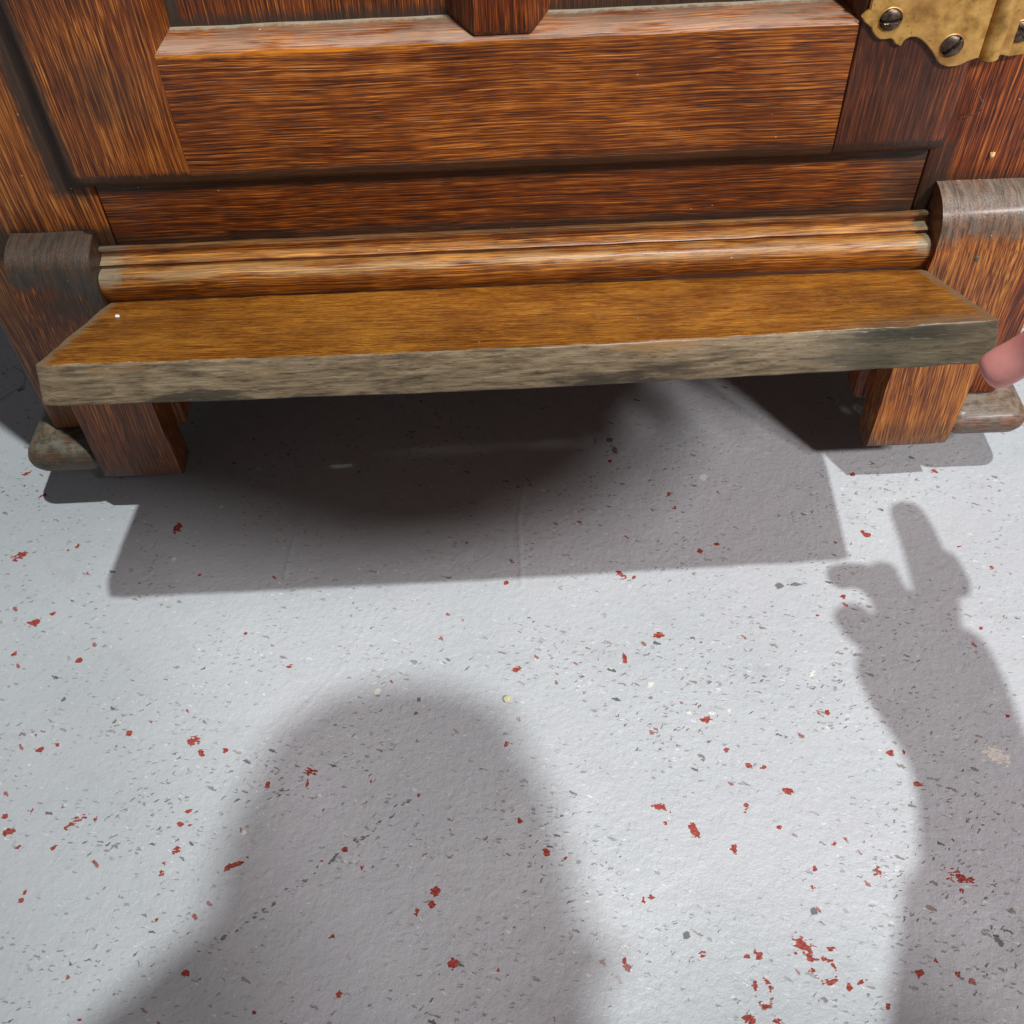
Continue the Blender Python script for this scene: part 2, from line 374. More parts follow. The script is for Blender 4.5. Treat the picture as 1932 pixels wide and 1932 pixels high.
# carcass: side panels, bottom and back as one hollow body behind the face frame, with a cornice top
w_body = wood('carcass_oak', 2, 3.1)
bm = box(-.309, .3195, .022, .46, .125, 1.13, bevel=.003)
bmt = box(-.335, .3455, -.006, .48, 1.13, 1.165, bevel=.006); tmp = bpy.data.meshes.new('t'); bmt.to_mesh(tmp); bmt.free(); bm.from_mesh(tmp)
for (x0, x1) in ((-.3085, -.290), (.3005, .319)):
    b2 = box(x0, x1, .0225, .46, .062, .125, bevel=.002); b2.to_mesh(tmp); b2.free(); bm.from_mesh(tmp)
from_bm('carcass', bm, w_body, ice)

# corner posts of the face frame
post_dark_l = [boxmask({0: (-.245, -.226), 2: (.235, .50)}, .004, GRIME_AND_SHADE, .6, .9, .012),  # grime on the post beside the door edge
                boxmask({2: (.196, .216)}, .004, GRIME_AND_SHADE, .7, .85, .012), band(2, .215, .195, GRIME_AND_SHADE, .6, .35, .03)]  # darker across and below the plinth block's top
post_dark_r = [boxmask({2: (.205, .226)}, .004, GRIME_AND_SHADE, .7, .6, .012), boxmask({0: (.224, .240), 2: (.14, .245)}, .004, GRIME_AND_SHADE, .7, .7, .01)]  # darker at the block's top and along its inner edge
wl = wood('post_oak_left', 2, 5.3, shift=.06, overlays=post_dark_l, coarse=.8)
wr = wood('post_oak_right', 2, 8.9, shift=-.03, overlays=post_dark_r, coarse=.75, tint=(1.0, .78, .75))
from_bm('corner_post', box(-.3105, -.2213, 0, .021, .0605, .55, bevel=.0035, seg=3), wl, ice)
from_bm('corner_post', box(.2258, .3205, 0, .021, .058, .55, bevel=.0035, seg=3), wr, ice)

# bottom rail between the posts
rail_g = [boxmask({2: (.236, .249)}, .003, GRIME_AND_SHADE, .6, .8, .006), boxmask({2: (.197, .2085)}, .003, GRIME_AND_SHADE, .7, .75, .006), boxmask({0: (.205, .24)}, .008, GRIME_AND_SHADE, .6, .55, .02)]  # door lip's shade painted along the top; darker at moulding and right end
w_rail = wood('rail_oak', 0, 1.7, shift=-.05, overlays=rail_g)
from_bm('bottom_rail', box(-.2209, .2254, -.0004, .020, .170, .30, bevel=.0008), w_rail, ice)
from_bm('top_rail', box(-.2209, .2254, -.0004, .020, .50, .55, bevel=.0008), w_rail, ice)

# moulding along the bottom rail: profile read off the photograph at its middle
mp = [(-.0006, 430), (-.0040, 432), (-.0062, 436), (-.0066, 441), (-.0055, 446), (-.0060, 452), (-.0085, 458), (-.0112, 464), (-.0122, 468), (-.0110, 471), (-.0112, 473.5),
      (-.0150, 479), (-.0180, 486), (-.0203, 495), (-.0216, 505), (-.0220, 515), (-.0214, 525), (-.0196, 534), (-.0165, 540)]
prof = [(y, float(onY(960, v, y)[2])) for y, v in mp]
prof += [(-.0165, prof[-1][1] - .001), (-.0006, prof[-1][1] - .001)]
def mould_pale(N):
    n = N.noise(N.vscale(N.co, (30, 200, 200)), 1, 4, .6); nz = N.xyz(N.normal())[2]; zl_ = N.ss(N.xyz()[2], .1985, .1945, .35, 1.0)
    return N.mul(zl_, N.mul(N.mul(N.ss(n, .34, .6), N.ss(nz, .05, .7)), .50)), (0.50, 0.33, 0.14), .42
def mould_ends(N):
    x = N.xyz()[0]; n = N.mul(N.sub(N.noise(N.co, 160, 5, .7), .5), .05)
    x2 = N.add(x, n); nz = N.xyz(N.normal())[2]
    m = N.add(N.ss(x2, -.212, -.224), N.ss(x2, .222, .232))
    return N.mul(N.mul(m, N.ss(nz, -.1, .4)), .65), (0.22, 0.205, 0.145), .9
w_mould = wood('moulding_oak', 0, 2.9, shift=.05, wet=.7, tint=(.95, 1.08, .95), overlays=[mould_pale, mould_ends, boxmask({2: (.2035, .22)}, .002, GRIME_AND_SHADE, .7, .5, .004), band(2, .172, .166, GRIME_AND_SHADE, .6, .6, .004)])
bm = extrude_profile(prof, list(np.linspace(-.2300, .2352, 60))); jitter_edges(bm, .0004, 2, 45)
from_bm('base_moulding', bm, w_mould, ice, angle=32)

from_bm('gap_light_stop', box(-.2285, .2340, -.0140, -.0012, .150, prof[-1][1] - .0004, bevel=.001), w_rail, ice)  # added strip, stops lamp light leaking through the gap behind the board
# the two plinth blocks with rounded, greyed tops
def plinth(xi_top, xi_bot, xo_top, xo_bot, ztop, zturn, zbot, seed, right):
    h = ztop - zturn
    pr = [(-.0003, ztop)]
    for i in range(1, 11):
        a = i / 10 * math.pi / 2
        pr.append((-.024 * math.sin(a) ** .9 - .0003, zturn + h * math.cos(a)))
    pr += [(-.0252, zturn - .012), (-.0250, zturn - .022), (-.0240, zturn - .036)]
    for z in np.linspace(zturn - .06, zbot + .012, 6): pr.append((-.0232, z))
    pr += [(-.0225, zbot + .003), (-.0205, zbot + .0006), (-.017, zbot), (-.0003, zbot)]
    def tap(s):
        def f(x, y, z):
            k = (z - zbot) / (ztop - zbot)
            a = xi_bot + (xi_top - xi_bot) * k; b = xo_bot + (xo_top - xo_bot) * k
            lo, hi = min(a, b), max(a, b); return lo + (hi - lo) * x
        return f
    bm = extrude_profile(pr, [0, .025, .06, .2, .4, .6, .8, .94, .975, 1], tap(0))
    for v in bm.verts:   # soften the ends of the cap
        pass
    ed = [e for e in bm.edges if len(e.link_faces) == 2 and e.calc_face_angle(0) > 1.1]
    bmesh.ops.bevel(bm, geom=ed, offset=.0016, segments=2, affect='EDGES')
    jitter_edges(bm, .0007, seed, 55)
    zt = zturn
    def cap(N):
        q = N.xyz(); n = N.noise(N.co, 70, 5, .65); n2 = N.noise(N.vscale(N.co, (120, 60, 60)), 1, 4, .6)
        slope = N.mul(q[0], .18 if not right else -.10)
        e = N.add(N.add(q[2], N.mul(N.sub(n, .5), .040)), slope)
        base = zt + (-.252 * .18 if not right else .26 * -.10)
        return N.mul(N.ss(e, base - (.017 if not right else .010), base - (.004 if not right else -.006)), N.ss(n2, .25, .6, .74, .98)), N.mix(N.ss(N.noise(N.vscale(N.co, (520, 60, 60), (0, 0, 0), (0, .35, 0)), 1, 5, .7), .30, .70), (0.032, 0.025, 0.018) if not right else (0.060, 0.042, 0.030), (0.074, 0.058, 0.043) if not right else (0.190, 0.148, 0.112)), .42
    def cracks(N):
        v = N.voro(N.vscale(N.co, (260, 120, 120), (3, 1, 2), (0, .5, 0)), 1, 1, 'DISTANCE_TO_EDGE')
        q = N.xyz(); return N.mul(N.mul(N.ss(v.outputs['Distance'], .05, .0), N.ss(q[2], zt - .02, zt - .008)), (.35 if right else .0)), (0.02, 0.014, 0.01), .7
    def lower(N):
        n = N.noise(N.co, 50, 4, .6); q = N.xyz()
        return N.mul(N.ss(N.add(q[2], N.mul(N.sub(n, .5), .05)), zbot + .03, zbot), .55), GRIME_AND_SHADE, .6
    g = [lower, cap, cracks]
    if not right:
        g.append(boxmask({0: (-.262, -.22), 2: (zt - .03, zt - .012)}, .007, GRIME_AND_SHADE, .55, .75, .02))
    w = wood('plinth_oak_' + ('right' if right else 'left'), 2, 11.3 + seed, shift=.10 if right else -.04, overlays=g, coarse=.8, spread=.85, tilt=.06 if right else -.03, wet=.6)
    return from_bm('plinth_block', bm, w, ice, angle=38)
pl = plinth(-.2306, -.2266, -.2775, -.2790, .2140, .200, .0345, 1, False)
pr_ = plinth(.2350, .2338, .2890, .2868, .2215, .203, .0330, 2, True)
tag(pl, 'left plinth block with dull dark grey worn top'); tag(pr_, 'right plinth block with pale grey cracked top')
nailm = NT('old_nail'); nailm.finish((.10, .075, .05), .6)
for par, (u, v), yy in ((pl, (122, 567), -.0236), (pr_, (1843, 488), -.0247)):
    p = onY(u, v, yy); bm = bmesh.new()
    bmesh.ops.create_uvsphere(bm, u_segments=14, v_segments=8, radius=.0019)
    for q in bm.verts: q.co = Vector((q.co.x * .8, q.co.y * .35, q.co.z)) + Vector(p)
    from_bm('nail_head', bm, nailm.m, par)

# foot pads: bullnosed slabs under the posts
def pad(x0, x1, y0, y1, zb, zt, seed, lite):
    bm = bmesh.new(); r = (zt - zb) * .5
    # rounded-rectangle outline lofted through a half-round section
    def outline(ins, z):
        pts = []; cr = .012 - ins * .3
        X0, X1, Y0, Y1 = x0 + ins, x1 - ins, y0 + ins, y1 - ins
        for cx, cy, a0 in ((X1 - cr, Y0 + cr, -90), (X1 - cr, Y1 - cr, 0), (X0 + cr, Y1 - cr, 90), (X0 + cr, Y0 + cr, 180)):
            for i in range(7):
                a = math.radians(a0 + 90 * i / 6); pts.append((cx + cr * math.cos(a), cy + cr * math.sin(a), z))
        return pts
    rings = []
    secs = [(.006, zb)] + [(r * .85 * (1 - math.sin(math.radians(a))), zb + r + r * math.sin(math.radians(a)) * 0 - r * math.cos(math.radians(a))) for a in (25, 50, 75, 90)]
    secs += [(r * .0, zb + r * 1.1), (r * .10, zb + r * 1.4), (r * .32, zb + r * 1.68), (r * .68, zb + r * 1.88), (r * 1.1, zt)]
    for ins, z in secs: rings.append([bm.verts.new(p) for p in outline(ins, z)])
    n = len(rings[0])
    for a, b in zip(rings[:-1], rings[1:]):
        for j in range(n): bm.faces.new((a[j], a[(j + 1) % n], b[(j + 1) % n], b[j]))
    bm.faces.new(rings[0][::-1]); bm.faces.new(rings[-1])
    jitter_edges(bm, .0005, seed, 60)
    def dirt(N):
        n = N.noise(N.co, 80, 5, .65)
        return N.ss(n, .34, .62, .58, .95), N.mix(N.ss(N.noise(N.vscale(N.co, (120, 420, 420)), 1, 5, .62), .30, .74), (0.036, 0.032, 0.022) if not lite else (0.060, 0.043, 0.032), (0.080, 0.072, 0.050) if not lite else (0.17, 0.125, 0.095)), .45
    w = wood('pad_oak' + str(seed), 0, 21 + seed, overlays=[dirt, dusty((.26, .24, .18), .5, .4, .95, .8, 140)])
    return from_bm('foot_pad', bm, w, ice, angle=60)
pad(-.3300, -.2755, -.0205, .075, .0360, .0602, 1, False)
pad(.2830, .3410, -.0205, .075, .0355, .0577, 2, True)

# casters under the pads, out of sight behind the blocks
iron = NT('dark_iron'); iron.finish((.03, .028, .026), .55, Metallic=.6)
for cx, cy, zt in ((-.290, .045, .0362), (.303, .045, .0357), (-.290, .42, .062), (.303, .42, .062)):
    bm = bmesh.new(); bmesh.ops.create_cone(bm, cap_ends=True, segments=20, radius1=.009, radius2=.012, depth=zt - .024, matrix=Matrix.Translation((cx, cy, (zt + .024) / 2)))
    ca = from_bm('caster', bm, iron.m, ice)
    bm = bmesh.new(); bmesh.ops.create_cone(bm, cap_ends=True, segments=28, radius1=.0145, radius2=.0145, depth=.010, matrix=Matrix.Translation((cx, cy + .003, .0146)) @ Matrix.Rotation(math.pi / 2, 4, 'Y'))
    from_bm('wheel', bm, iron.m, ca)

# ---- door
YD = -.012
door_g = wood('door_back_oak', 2, 4.4)
door = from_bm('door', box(-.2120, .2215, -.0006 + .0108, .0215, .300, .55, bevel=.0), door_g, ice, smooth=False)
lip = [boxmask({2: (.243, .2535)}, .002, GRIME_AND_SHADE, .6, .85, .004)]  # shade of the round-over painted onto the stiles' lower lip
def lipped(x0, x1, z0, z1, edges, chamfer=None):
    """front slab of a lipped door piece; edges = which outer edges carry the round-over"""
    bm = box(x0, x1, YD, -.0008, z0, z1, bevel=0)
    return bm
def stile(side, mat):
    # cross-section in XY swept up Z: outer round-over, inner sloping rebate down to the panel
    s = -1 if side == 'l' else 1
    xo, xi, xb = (-.2300, -.1636, -.1588) if s < 0 else (.2312, .1690, .1640)
    sec = [(xo, -.0006), (xo, -.0035)]
    for i in range(1, 7):
        a = i / 6 * math.pi / 2; sec.append((xo - s * .0085 * (1 - math.cos(a)) , -.0035 - .0085 * math.sin(a)))
    sec += [(xi + s * .0012, YD), (xi, YD + .0012), (xb, .0062), (xb, .0100), (xo - s * .012, .0100), (xo - s * .012, -.0006)]
    zs = [.2440, .2450, .2470, .2500, .2540, .30, .36, .42, .55]
    bm = bmesh.new(); rings = []
    for z in zs:
        # rounded bottom lip: pull the face back below .2535
        k = max(0.0, (.2535 - z) / .0095); back = .0085 * (1 - math.sqrt(max(0, 1 - k * k)))
        jx = lambda x: x
        rings.append([bm.verts.new((x, min(y + back, y if y > -.0006 else -.0006) if y < -.0006 else y, z)) for x, y in sec])
    n = len(sec)
    for a, b in zip(rings[:-1], rings[1:]):
        for j in range(n): bm.faces.new((a[j], a[(j + 1) % n], b[(j + 1) % n], b[j]))
    bm.faces.new(rings[0][::-1]); bm.faces.new(rings[-1])
    jitter_edges(bm, .0003, 5 if s < 0 else 6, 50)
    return from_bm('stile', bm, mat, door, angle=35)
st_l = wood('stile_oak_left', 2, 14.2, shift=.0, overlays=lip + [boxmask({0: (-.24, -.2235)}, .0035, GRIME_AND_SHADE, .6, .8, .010), boxmask({0: (-.208, -.175), 2: (.28, .315)}, .012, GRIME_AND_SHADE, .6, .45, .03)], coarse=1.0)
st_r = wood('stile_oak_right', 2, 17.7, shift=-.10, overlays=lip + [boxmask({0: (.166, .222), 2: (.24, .34)}, .008, (0.040, 0.020, 0.015), .55, .55, .02)], coarse=1.0, tint=(.95, .8, .8))
stile('l', st_l); stile('r', st_r)
# bottom rail of the door with its sloping ledge
zl = .3160
sec = [(-.0006, .2440), (-.0035, .2440)]
for i in range(1, 7):
    a = i / 6 * math.pi / 2; sec.append((-.0035 - .0085 * math.sin(a), .2440 + .0095 * (1 - math.cos(a))))
sec += [(YD, .285), (YD, zl - .0012), (YD + .0012, zl), (.0062, .3197), (.0100, .3200), (.0100, .262), (-.0006, .262)]
bm = extrude_profile(sec, list(np.linspace(-.1644, .1690, 40))); jitter_edges(bm, .0004, 9, 40)
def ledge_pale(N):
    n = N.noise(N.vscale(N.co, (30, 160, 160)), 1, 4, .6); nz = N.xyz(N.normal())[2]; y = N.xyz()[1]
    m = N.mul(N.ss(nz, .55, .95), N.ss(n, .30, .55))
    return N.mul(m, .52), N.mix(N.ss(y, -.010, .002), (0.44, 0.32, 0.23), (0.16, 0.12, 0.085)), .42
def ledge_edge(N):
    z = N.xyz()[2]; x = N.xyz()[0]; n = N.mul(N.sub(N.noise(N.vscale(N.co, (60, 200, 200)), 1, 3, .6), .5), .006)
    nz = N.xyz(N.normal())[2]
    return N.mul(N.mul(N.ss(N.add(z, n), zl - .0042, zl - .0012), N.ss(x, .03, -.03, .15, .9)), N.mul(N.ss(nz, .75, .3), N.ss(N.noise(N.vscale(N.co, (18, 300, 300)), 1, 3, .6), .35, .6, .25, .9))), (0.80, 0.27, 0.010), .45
def ledge_dust(N):
    y = N.xyz()[1]; n = N.mul(N.sub(N.noise(N.co, 300, 4, .65), .5), .004)
    return N.mul(N.ss(N.add(y, N.mul(n, 1.5)), .0030, .0062), .75), (0.27, 0.255, 0.18), .95
w_dr = wood('door_rail_oak', 0, 6.6, shift=.0, overlays=[ledge_pale, ledge_edge, ledge_dust, boxmask({2: (.24, .2535)}, .003, GRIME_AND_SHADE, .6, .8, .005)], wet=.7)  # last mask paints the shade of the rolled lower lip
from_bm('rail', bm, w_dr, door, angle=32)
# muntin with chamfered sides
sec = [(-.0247, .0062), (-.0138, YD + .0028), (-.0122, YD + .0008), (.0134, YD + .0008), (.0150, YD + .0028), (.0234, .0062), (.0234, .0100), (-.0247, .0100)]
bm = bmesh.new(); rings = []
for z in (.3160, .3172, .3195, .35, .42, .55):
    rings.append([bm.verts.new((x, y + (.0022 if z < .3165 and y < 0 else .0006 if z < .318 and y < 0 else 0), z)) for x, y in sec])
n = len(sec)
for a, b in zip(rings[:-1], rings[1:]):
    for j in range(n): bm.faces.new((a[j], a[(j + 1) % n], b[(j + 1) % n], b[j]))
bm.faces.new(rings[0][::-1]); bm.faces.new(rings[-1])
w_mu = wood('muntin_oak', 2, 23.1, shift=-.08, tint=(.95, .78, .75), coarse=.8, overlays=[boxmask({2: (.31, .3195)}, .003, GRIME_AND_SHADE, .6, .5, .006)])  # darker at its foot
from_bm('muntin', bm, w_mu, door, angle=32)
panel_g = [boxmask({2: (.315, .324)}, .003, (0.028, 0.022, 0.016), .8, .8, .010, 140), boxmask({0: (-.165, -.1525)}, .002, GRIME_AND_SHADE, .8, .85, .006)]  # dark bands along the panel's foot and left edge
w_pa = wood('panel_oak', 2, 27.5, shift=-.10, overlays=panel_g)
from_bm('panel', box(-.1600, -.0235, .0066, .0100, .3190, .55, bevel=0), w_pa, door, smooth=False)
from_bm('panel', box(.0222, .1652, .0066, .0100, .3190, .55, bevel=0), w_pa, door, smooth=False)

# ---- tipped-up kick board (the flap), hinged under the moulding
bl = onY(206, 570, -.0195); br = onY(1745, 507, -.0195); ang = math.radians(-22.3)
W = br[0] - bl[0]
fl_o = None
def build_flap():
    L0, L1, T = .1078, .1000, .0200
    nx, ny, nz = 70, 16, 5
    bm = bmesh.new()
    c = lambda x, y, z: (x, y, z)
    # corners: x 0..W ; y 0 .. -L ; front face leans 7 degrees
    b0 = hexa([[[(x, (-(L0 if x == 0 else L1) + (-.0034 if z < 0 else 0)) if j == 0 else 0.0, z) for z in (-T, 0)] for j in (0, 1)] for x in (0, W)], bevel=.0016, seg=3)
    slice_bm(b0, 0, np.linspace(.008, W - .008, 60)); slice_bm(b0, 1, np.linspace(-.098, -.006, 10))
    # round the two front corners a little more
    for v in b0.verts:
        f = -v.co.y / (L0 + (L1 - L0) * v.co.x / W)
        if f > .93:
            for s_, xe in ((1, 0.0), (-1, W)):
                d = abs(v.co.x - xe)
                if d < .004: v.co.y += (.004 - d) * .55
    jitter_edges(b0, .00055, 4, 70)
    from mathutils import noise
    for v in b0.verts:   # the board has warped slightly; nicked arris
        f = v.co.x / W
        v.co.z -= .0022 * math.sin(math.pi * f) * (-v.co.y / .1)
        if v.co.y < -.094 and v.co.z > -.004:
            q = max(0, noise.noise(Vector((v.co.x * 90, 3.1, 0)))); v.co.z -= q * .0012; v.co.y += q * .0010
    def edgewood(N):
        q = N.xyz(); ny_ = N.xyz(N.n.new('ShaderNodeTexCoord').outputs['Normal'])[1]
        n = N.noise(N.vscale(N.co, (55, 520, 520), (0, 0, 0), (0, .12, 0)), 1, 4, .65); big = N.noise(N.vscale(N.co, (14, 60, 60)), 1, 4, .6)
        fibre = N.noise(N.vscale(N.co, (110, 900, 900), (0, 0, 0), (0, .12, 0)), 1, 3, .6)
        c = N.ramp(n, [(.28, (0.055, 0.038, 0.022)), (.5, (0.225, 0.155, 0.088)), (.74, (0.38, 0.285, 0.175))])
        wrm = N.noise(N.vscale(N.co, (16, 80, 80), (4, 4, 4)), 1, 4, .6)
        c = N.mix(N.mul(N.mul(N.ss(wrm, .52, .66), N.ss(q[2], -.012, -.003)), .75), c, (0.30, 0.150, 0.045))
        c = N.mix(N.mul(N.ss(N.add(big, N.mul(N.ss(q[2], -.010, -.019), .06)), .55, .65), .85), c, (0.048, 0.035, 0.023))
        xm = N.add(q[0], N.mul(N.sub(big, .5), .08))
        c = N.mix(N.mul(N.ss(xm, .30, .42), .7), c, N.mix(n, (0.066, 0.054, 0.034), (0.20, 0.168, 0.106)))
        st = N.mul(N.mul(N.ss(xm, .385, .405), N.ss(xm, .455, .43)), N.ss(N.add(q[2], N.mul(N.sub(n, .5), .012)), -.0095, -.0055))
        c = N.mix(N.mul(st, .75), c, (0.030, 0.028, 0.020))
        c = N.mix(N.mul(N.ss(fibre, .42, .30), .7), c, (0.03, 0.024, 0.016))
        c = N.mix(N.mul(N.ss(fibre, .62, .74), .5), c, (0.50, 0.42, 0.30))
        wavy = N.mul(N.sub(N.noise(N.vscale(N.co, (55, 1, 1)), 1, 4, .6), .5), .5)
        return N.ss(N.add(ny_, wavy), -.42, -.62), c, .72
    def arris(N):
        q = N.xyz(); ln = N.add(-L0 - .0002, N.mul(q[0], (L0 - L1) / W))
        d = N.sub(q[1], ln)
        wv = N.noise(N.vscale(N.co, (70, 4, 4)), 1, 5, .7)
        lim = N.add(.0004, N.mul(N.ss(q[0], .25, .44), .0010))
        m = N.mul(N.ss(N.sub(N.add(lim, N.mul(N.sub(wv, .5), .006)), d), -.0006, .0004), N.ss(q[2], -.0028, -.0012))
        return N.mul(m, .85), N.mix(N.noise(N.co, 400, 3, .6), (0.28, 0.20, 0.11), (0.66, 0.60, 0.50)), .5
    def rimdust(N):
        q = N.xyz(); n = N.mul(N.sub(N.noise(N.co, 160, 5, .65), .5), .016)
        d = N.mn(q[0], N.sub(W, q[0])); d = N.add(d, n)
        fr = N.mul(N.ss(q[0], .36, .44), N.ss(N.add(q[1], n), -.080, -.098))
        return N.mul(N.mx(N.ss(d, .008, .0005), N.mul(fr, .8)), .75), (0.20, 0.155, 0.10), .75
    def blots(N):
        n = N.noise(N.vscale(N.co, (45, 110, 60), (5, 2, 1)), 1, 4, .6)
        return N.mul(N.ss(n, .56, .72), .40), (0.075, 0.036, 0.013), .5
    def golden_patch(N):  # golden patches in the wood's own tone
        n = N.noise(N.vscale(N.co, (12, 30, 30), (2, 7, 1)), 1, 3, .55); f = N.noise(N.vscale(N.co, (150, 900, 900)), 1, 2, .5)
        return N.mul(N.mul(N.ss(n, .52, .70), N.ss(f, .35, .6)), .55), (0.56, 0.25, 0.035), .4
    w = wood('flap_oak', 0, 31.4, shift=.095, flecky=True, tilt=.0, wet=.8, spread=.62, tint=(.93, 1.10, .85), overlays=[blots, golden_patch, rimdust, arris, edgewood])
    o = from_bm('kick_board', b0, w, ice, angle=38)
    o.location = bl; o.rotation_euler = (ang, 0, math.asin((br[1] - bl[1]) / W))
    o.rotation_euler.y = -math.asin((br[2] - bl[2]) / W)
    tag(o, 'wide bottom board tipped up at the front with greyed bare front edge')
    return o
flap = build_flap()

# ---- brass hinge
def brass():
    N = NT('old_brass')
    n = N.noise(N.co, 130, 5, .62); n2 = N.noise(N.co, 420, 4, .65); n3 = N.noise(N.co, 40, 3, .5)
    c = N.ramp(n, [(.28, (0.24, 0.135, 0.030)), (.5, (0.56, 0.33, 0.085)), (.74, (0.74, 0.49, 0.17))])
    c = N.mix(N.mul(N.ss(n3, .45, .7), .65), c, (0.34, 0.16, 0.05))
    c = N.mix(N.mul(N.ss(n2, .60, .72), .75), c, (0.07, 0.04, 0.012))
    r = N.add(N.mul(n, .35), .32)
    return N.finish(c, r, N.bump(N.add(n, N.mul(n2, .5)), .25, .0006), Metallic=.4)
BR = brass()
def screwmat():
    N = NT('old_steel_screw'); n = N.noise(N.co, 500, 4, .6)
    return N.finish(N.ramp(n, [(.3, (.040, .028, .020)), (.7, (.17, .125, .095))]), N.add(N.mul(n, .3), .25), None, Metallic=.8)
SM = screwmat()
def hpt(x, y, Y): return onY(1582 + .1811 * x, .1811 * y, Y)
zc = float(onY(1780, -75, -.0135)[2])
def leaf_mesh(outline, y_front, thick, name):
    """plate from a lower outline, mirrored about the hinge's middle"""
    low = [(p[0], p[2]) for p in outline]; up = [(x, 2 * zc - z) for x, z in low[::-1]]
    pts = low + up
    bm = bmesh.new(); f = [bm.verts.new((x, y_front, z)) for x, z in pts]; b = [bm.verts.new((x, y_front + thick, z)) for x, z in pts]
    bm.faces.new(f); bm.faces.new(b[::-1]); n = len(pts)
    for i in range(n): bm.faces.new((f[i], b[i], b[(i + 1) % n], f[(i + 1) % n]))
    bmesh.ops.recalc_face_normals(bm, faces=bm.faces)
    rim = [e for e in bm.edges if abs(e.verts[0].co.y - y_front) < 1e-6 and abs(e.verts[1].co.y - y_front) < 1e-6]
    bmesh.ops.bevel(bm, geom=rim, offset=.0005, segments=2, affect='EDGES')
    return bm
YL = -.0142
raw = [(330,100),(245,180),(256,210),(270,232),(300,258),(340,290),(352,328),(370,360),(398,390),(430,415),(490,414),(545,405),(562,414),(575,430),(586,452),(600,465),(628,478),(655,480),(668,455),(682,432),(708,410),(740,395),(772,389),(800,390),(832,398),(860,415),(892,440),(920,470),(952,512),(980,550),(1005,598),(1030,640),(1052,663),(1080,680),(1115,693),(1150,700),(1210,696),(1270,680),(1340,645),(1420,618),(1462,604)]
bm = leaf_mesh([hpt(x, y, YL) for x, y in raw], YL, .0020, 'hinge')
hinge = from_bm('hinge', bm, BR, ice, smooth=False); tag(hinge, 'tarnished brass hinge with scalloped leaf')
# barrel beside the leaf, standing proud of it
b0 = hpt(1560, 615, -.0130); rad = .0048
bm = bmesh.new(); bmesh.ops.create_cone(bm, cap_ends=True, segments=28, radius1=rad, radius2=rad, depth=2 * (zc - b0[2]), matrix=Matrix.Translation((b0[0], -.0120, zc)))
bmesh.ops.bevel(bm, geom=[e for e in bm.edges if e.calc_face_angle(0) > 1], offset=.0006, segments=2, affect='EDGES')
from_bm('barrel', bm, BR, hinge)
# post leaf with its folded edge
pe = [hpt(1655, 628, -.0075), hpt(1720, 604, -.0075), hpt(1800, 622, -.0075), hpt(1900, 606, -.0075), hpt(1990, 590, -.0075)]
bm = leaf_mesh([(p[0], 0, p[2]) for p in pe], -.0046, .0044, 'post_leaf')
from_bm('post_leaf', bm, BR, hinge, smooth=False)
bm = box(b0[0] + .0030, pe[1][0] + .001, -.0100, -.0003, b0[2] + .0004, 2 * zc - b0[2] - .0004, bevel=.0008)
from_bm('leaf_fold', bm, BR, hinge)
def screw(c, slot, yf, par):
    r = .0052
    bm = bmesh.new(); bmesh.ops.create_uvsphere(bm, u_segments=28, v_segments=14, radius=r)
    for v in bm.verts: v.co.z = v.co.z * .42 if v.co.z > 0 else v.co.z * .1
    # cut the slot as a real groove
    cutp = [-.00055, .00055]
    slice_bm(bm, 1, cutp)
    for v in bm.verts:
        if abs(v.co.y) <= .00056 and v.co.z > .0002: v.co.z = max(0.0, v.co.z - .0016)
    bmesh.ops.rotate(bm, verts=bm.verts, cent=(0, 0, 0), matrix=Matrix.Rotation(slot, 3, 'Z'))
    bmesh.ops.rotate(bm, verts=bm.verts, cent=(0, 0, 0), matrix=Matrix.Rotation(math.pi / 2, 3, 'X'))
    bmesh.ops.translate(bm, verts=bm.verts, vec=(c[0], yf, c[2]))
    from_bm('screw', bm, SM, par, angle=50)
    # bright countersink rim
    bm = bmesh.new()
    k = 36; ro, ri = r * 1.16, r * .98
    R1 = [bm.verts.new((c[0] + ro * math.cos(a), yf + .0002, c[2] + ro * math.sin(a))) for a in np.linspace(0, 2 * math.pi, k, endpoint=False)]
    Rm = [bm.verts.new((c[0] + (ro + ri) / 2 * math.cos(a), yf - .0004, c[2] + (ro + ri) / 2 * math.sin(a))) for a in np.linspace(0, 2 * math.pi, k, endpoint=False)]
    R2 = [bm.verts.new((c[0] + ri * math.cos(a), yf + .0004, c[2] + ri * math.sin(a))) for a in np.linspace(0, 2 * math.pi, k, endpoint=False)]
    for i in range(k):
        j = (i + 1) % k
        bm.faces.new((R1[i], R1[j], Rm[j], Rm[i])); bm.faces.new((Rm[i], Rm[j], R2[j], R2[i]))
    from_bm('screw_rim', bm, BR, par)
screw(hpt(542, 205, YL), .06, YL, hinge)
screw(hpt(1178, 478, YL), .78, YL, hinge)
screw(hpt(1905, 330, -.0048), -.75, -.0047, hinge)

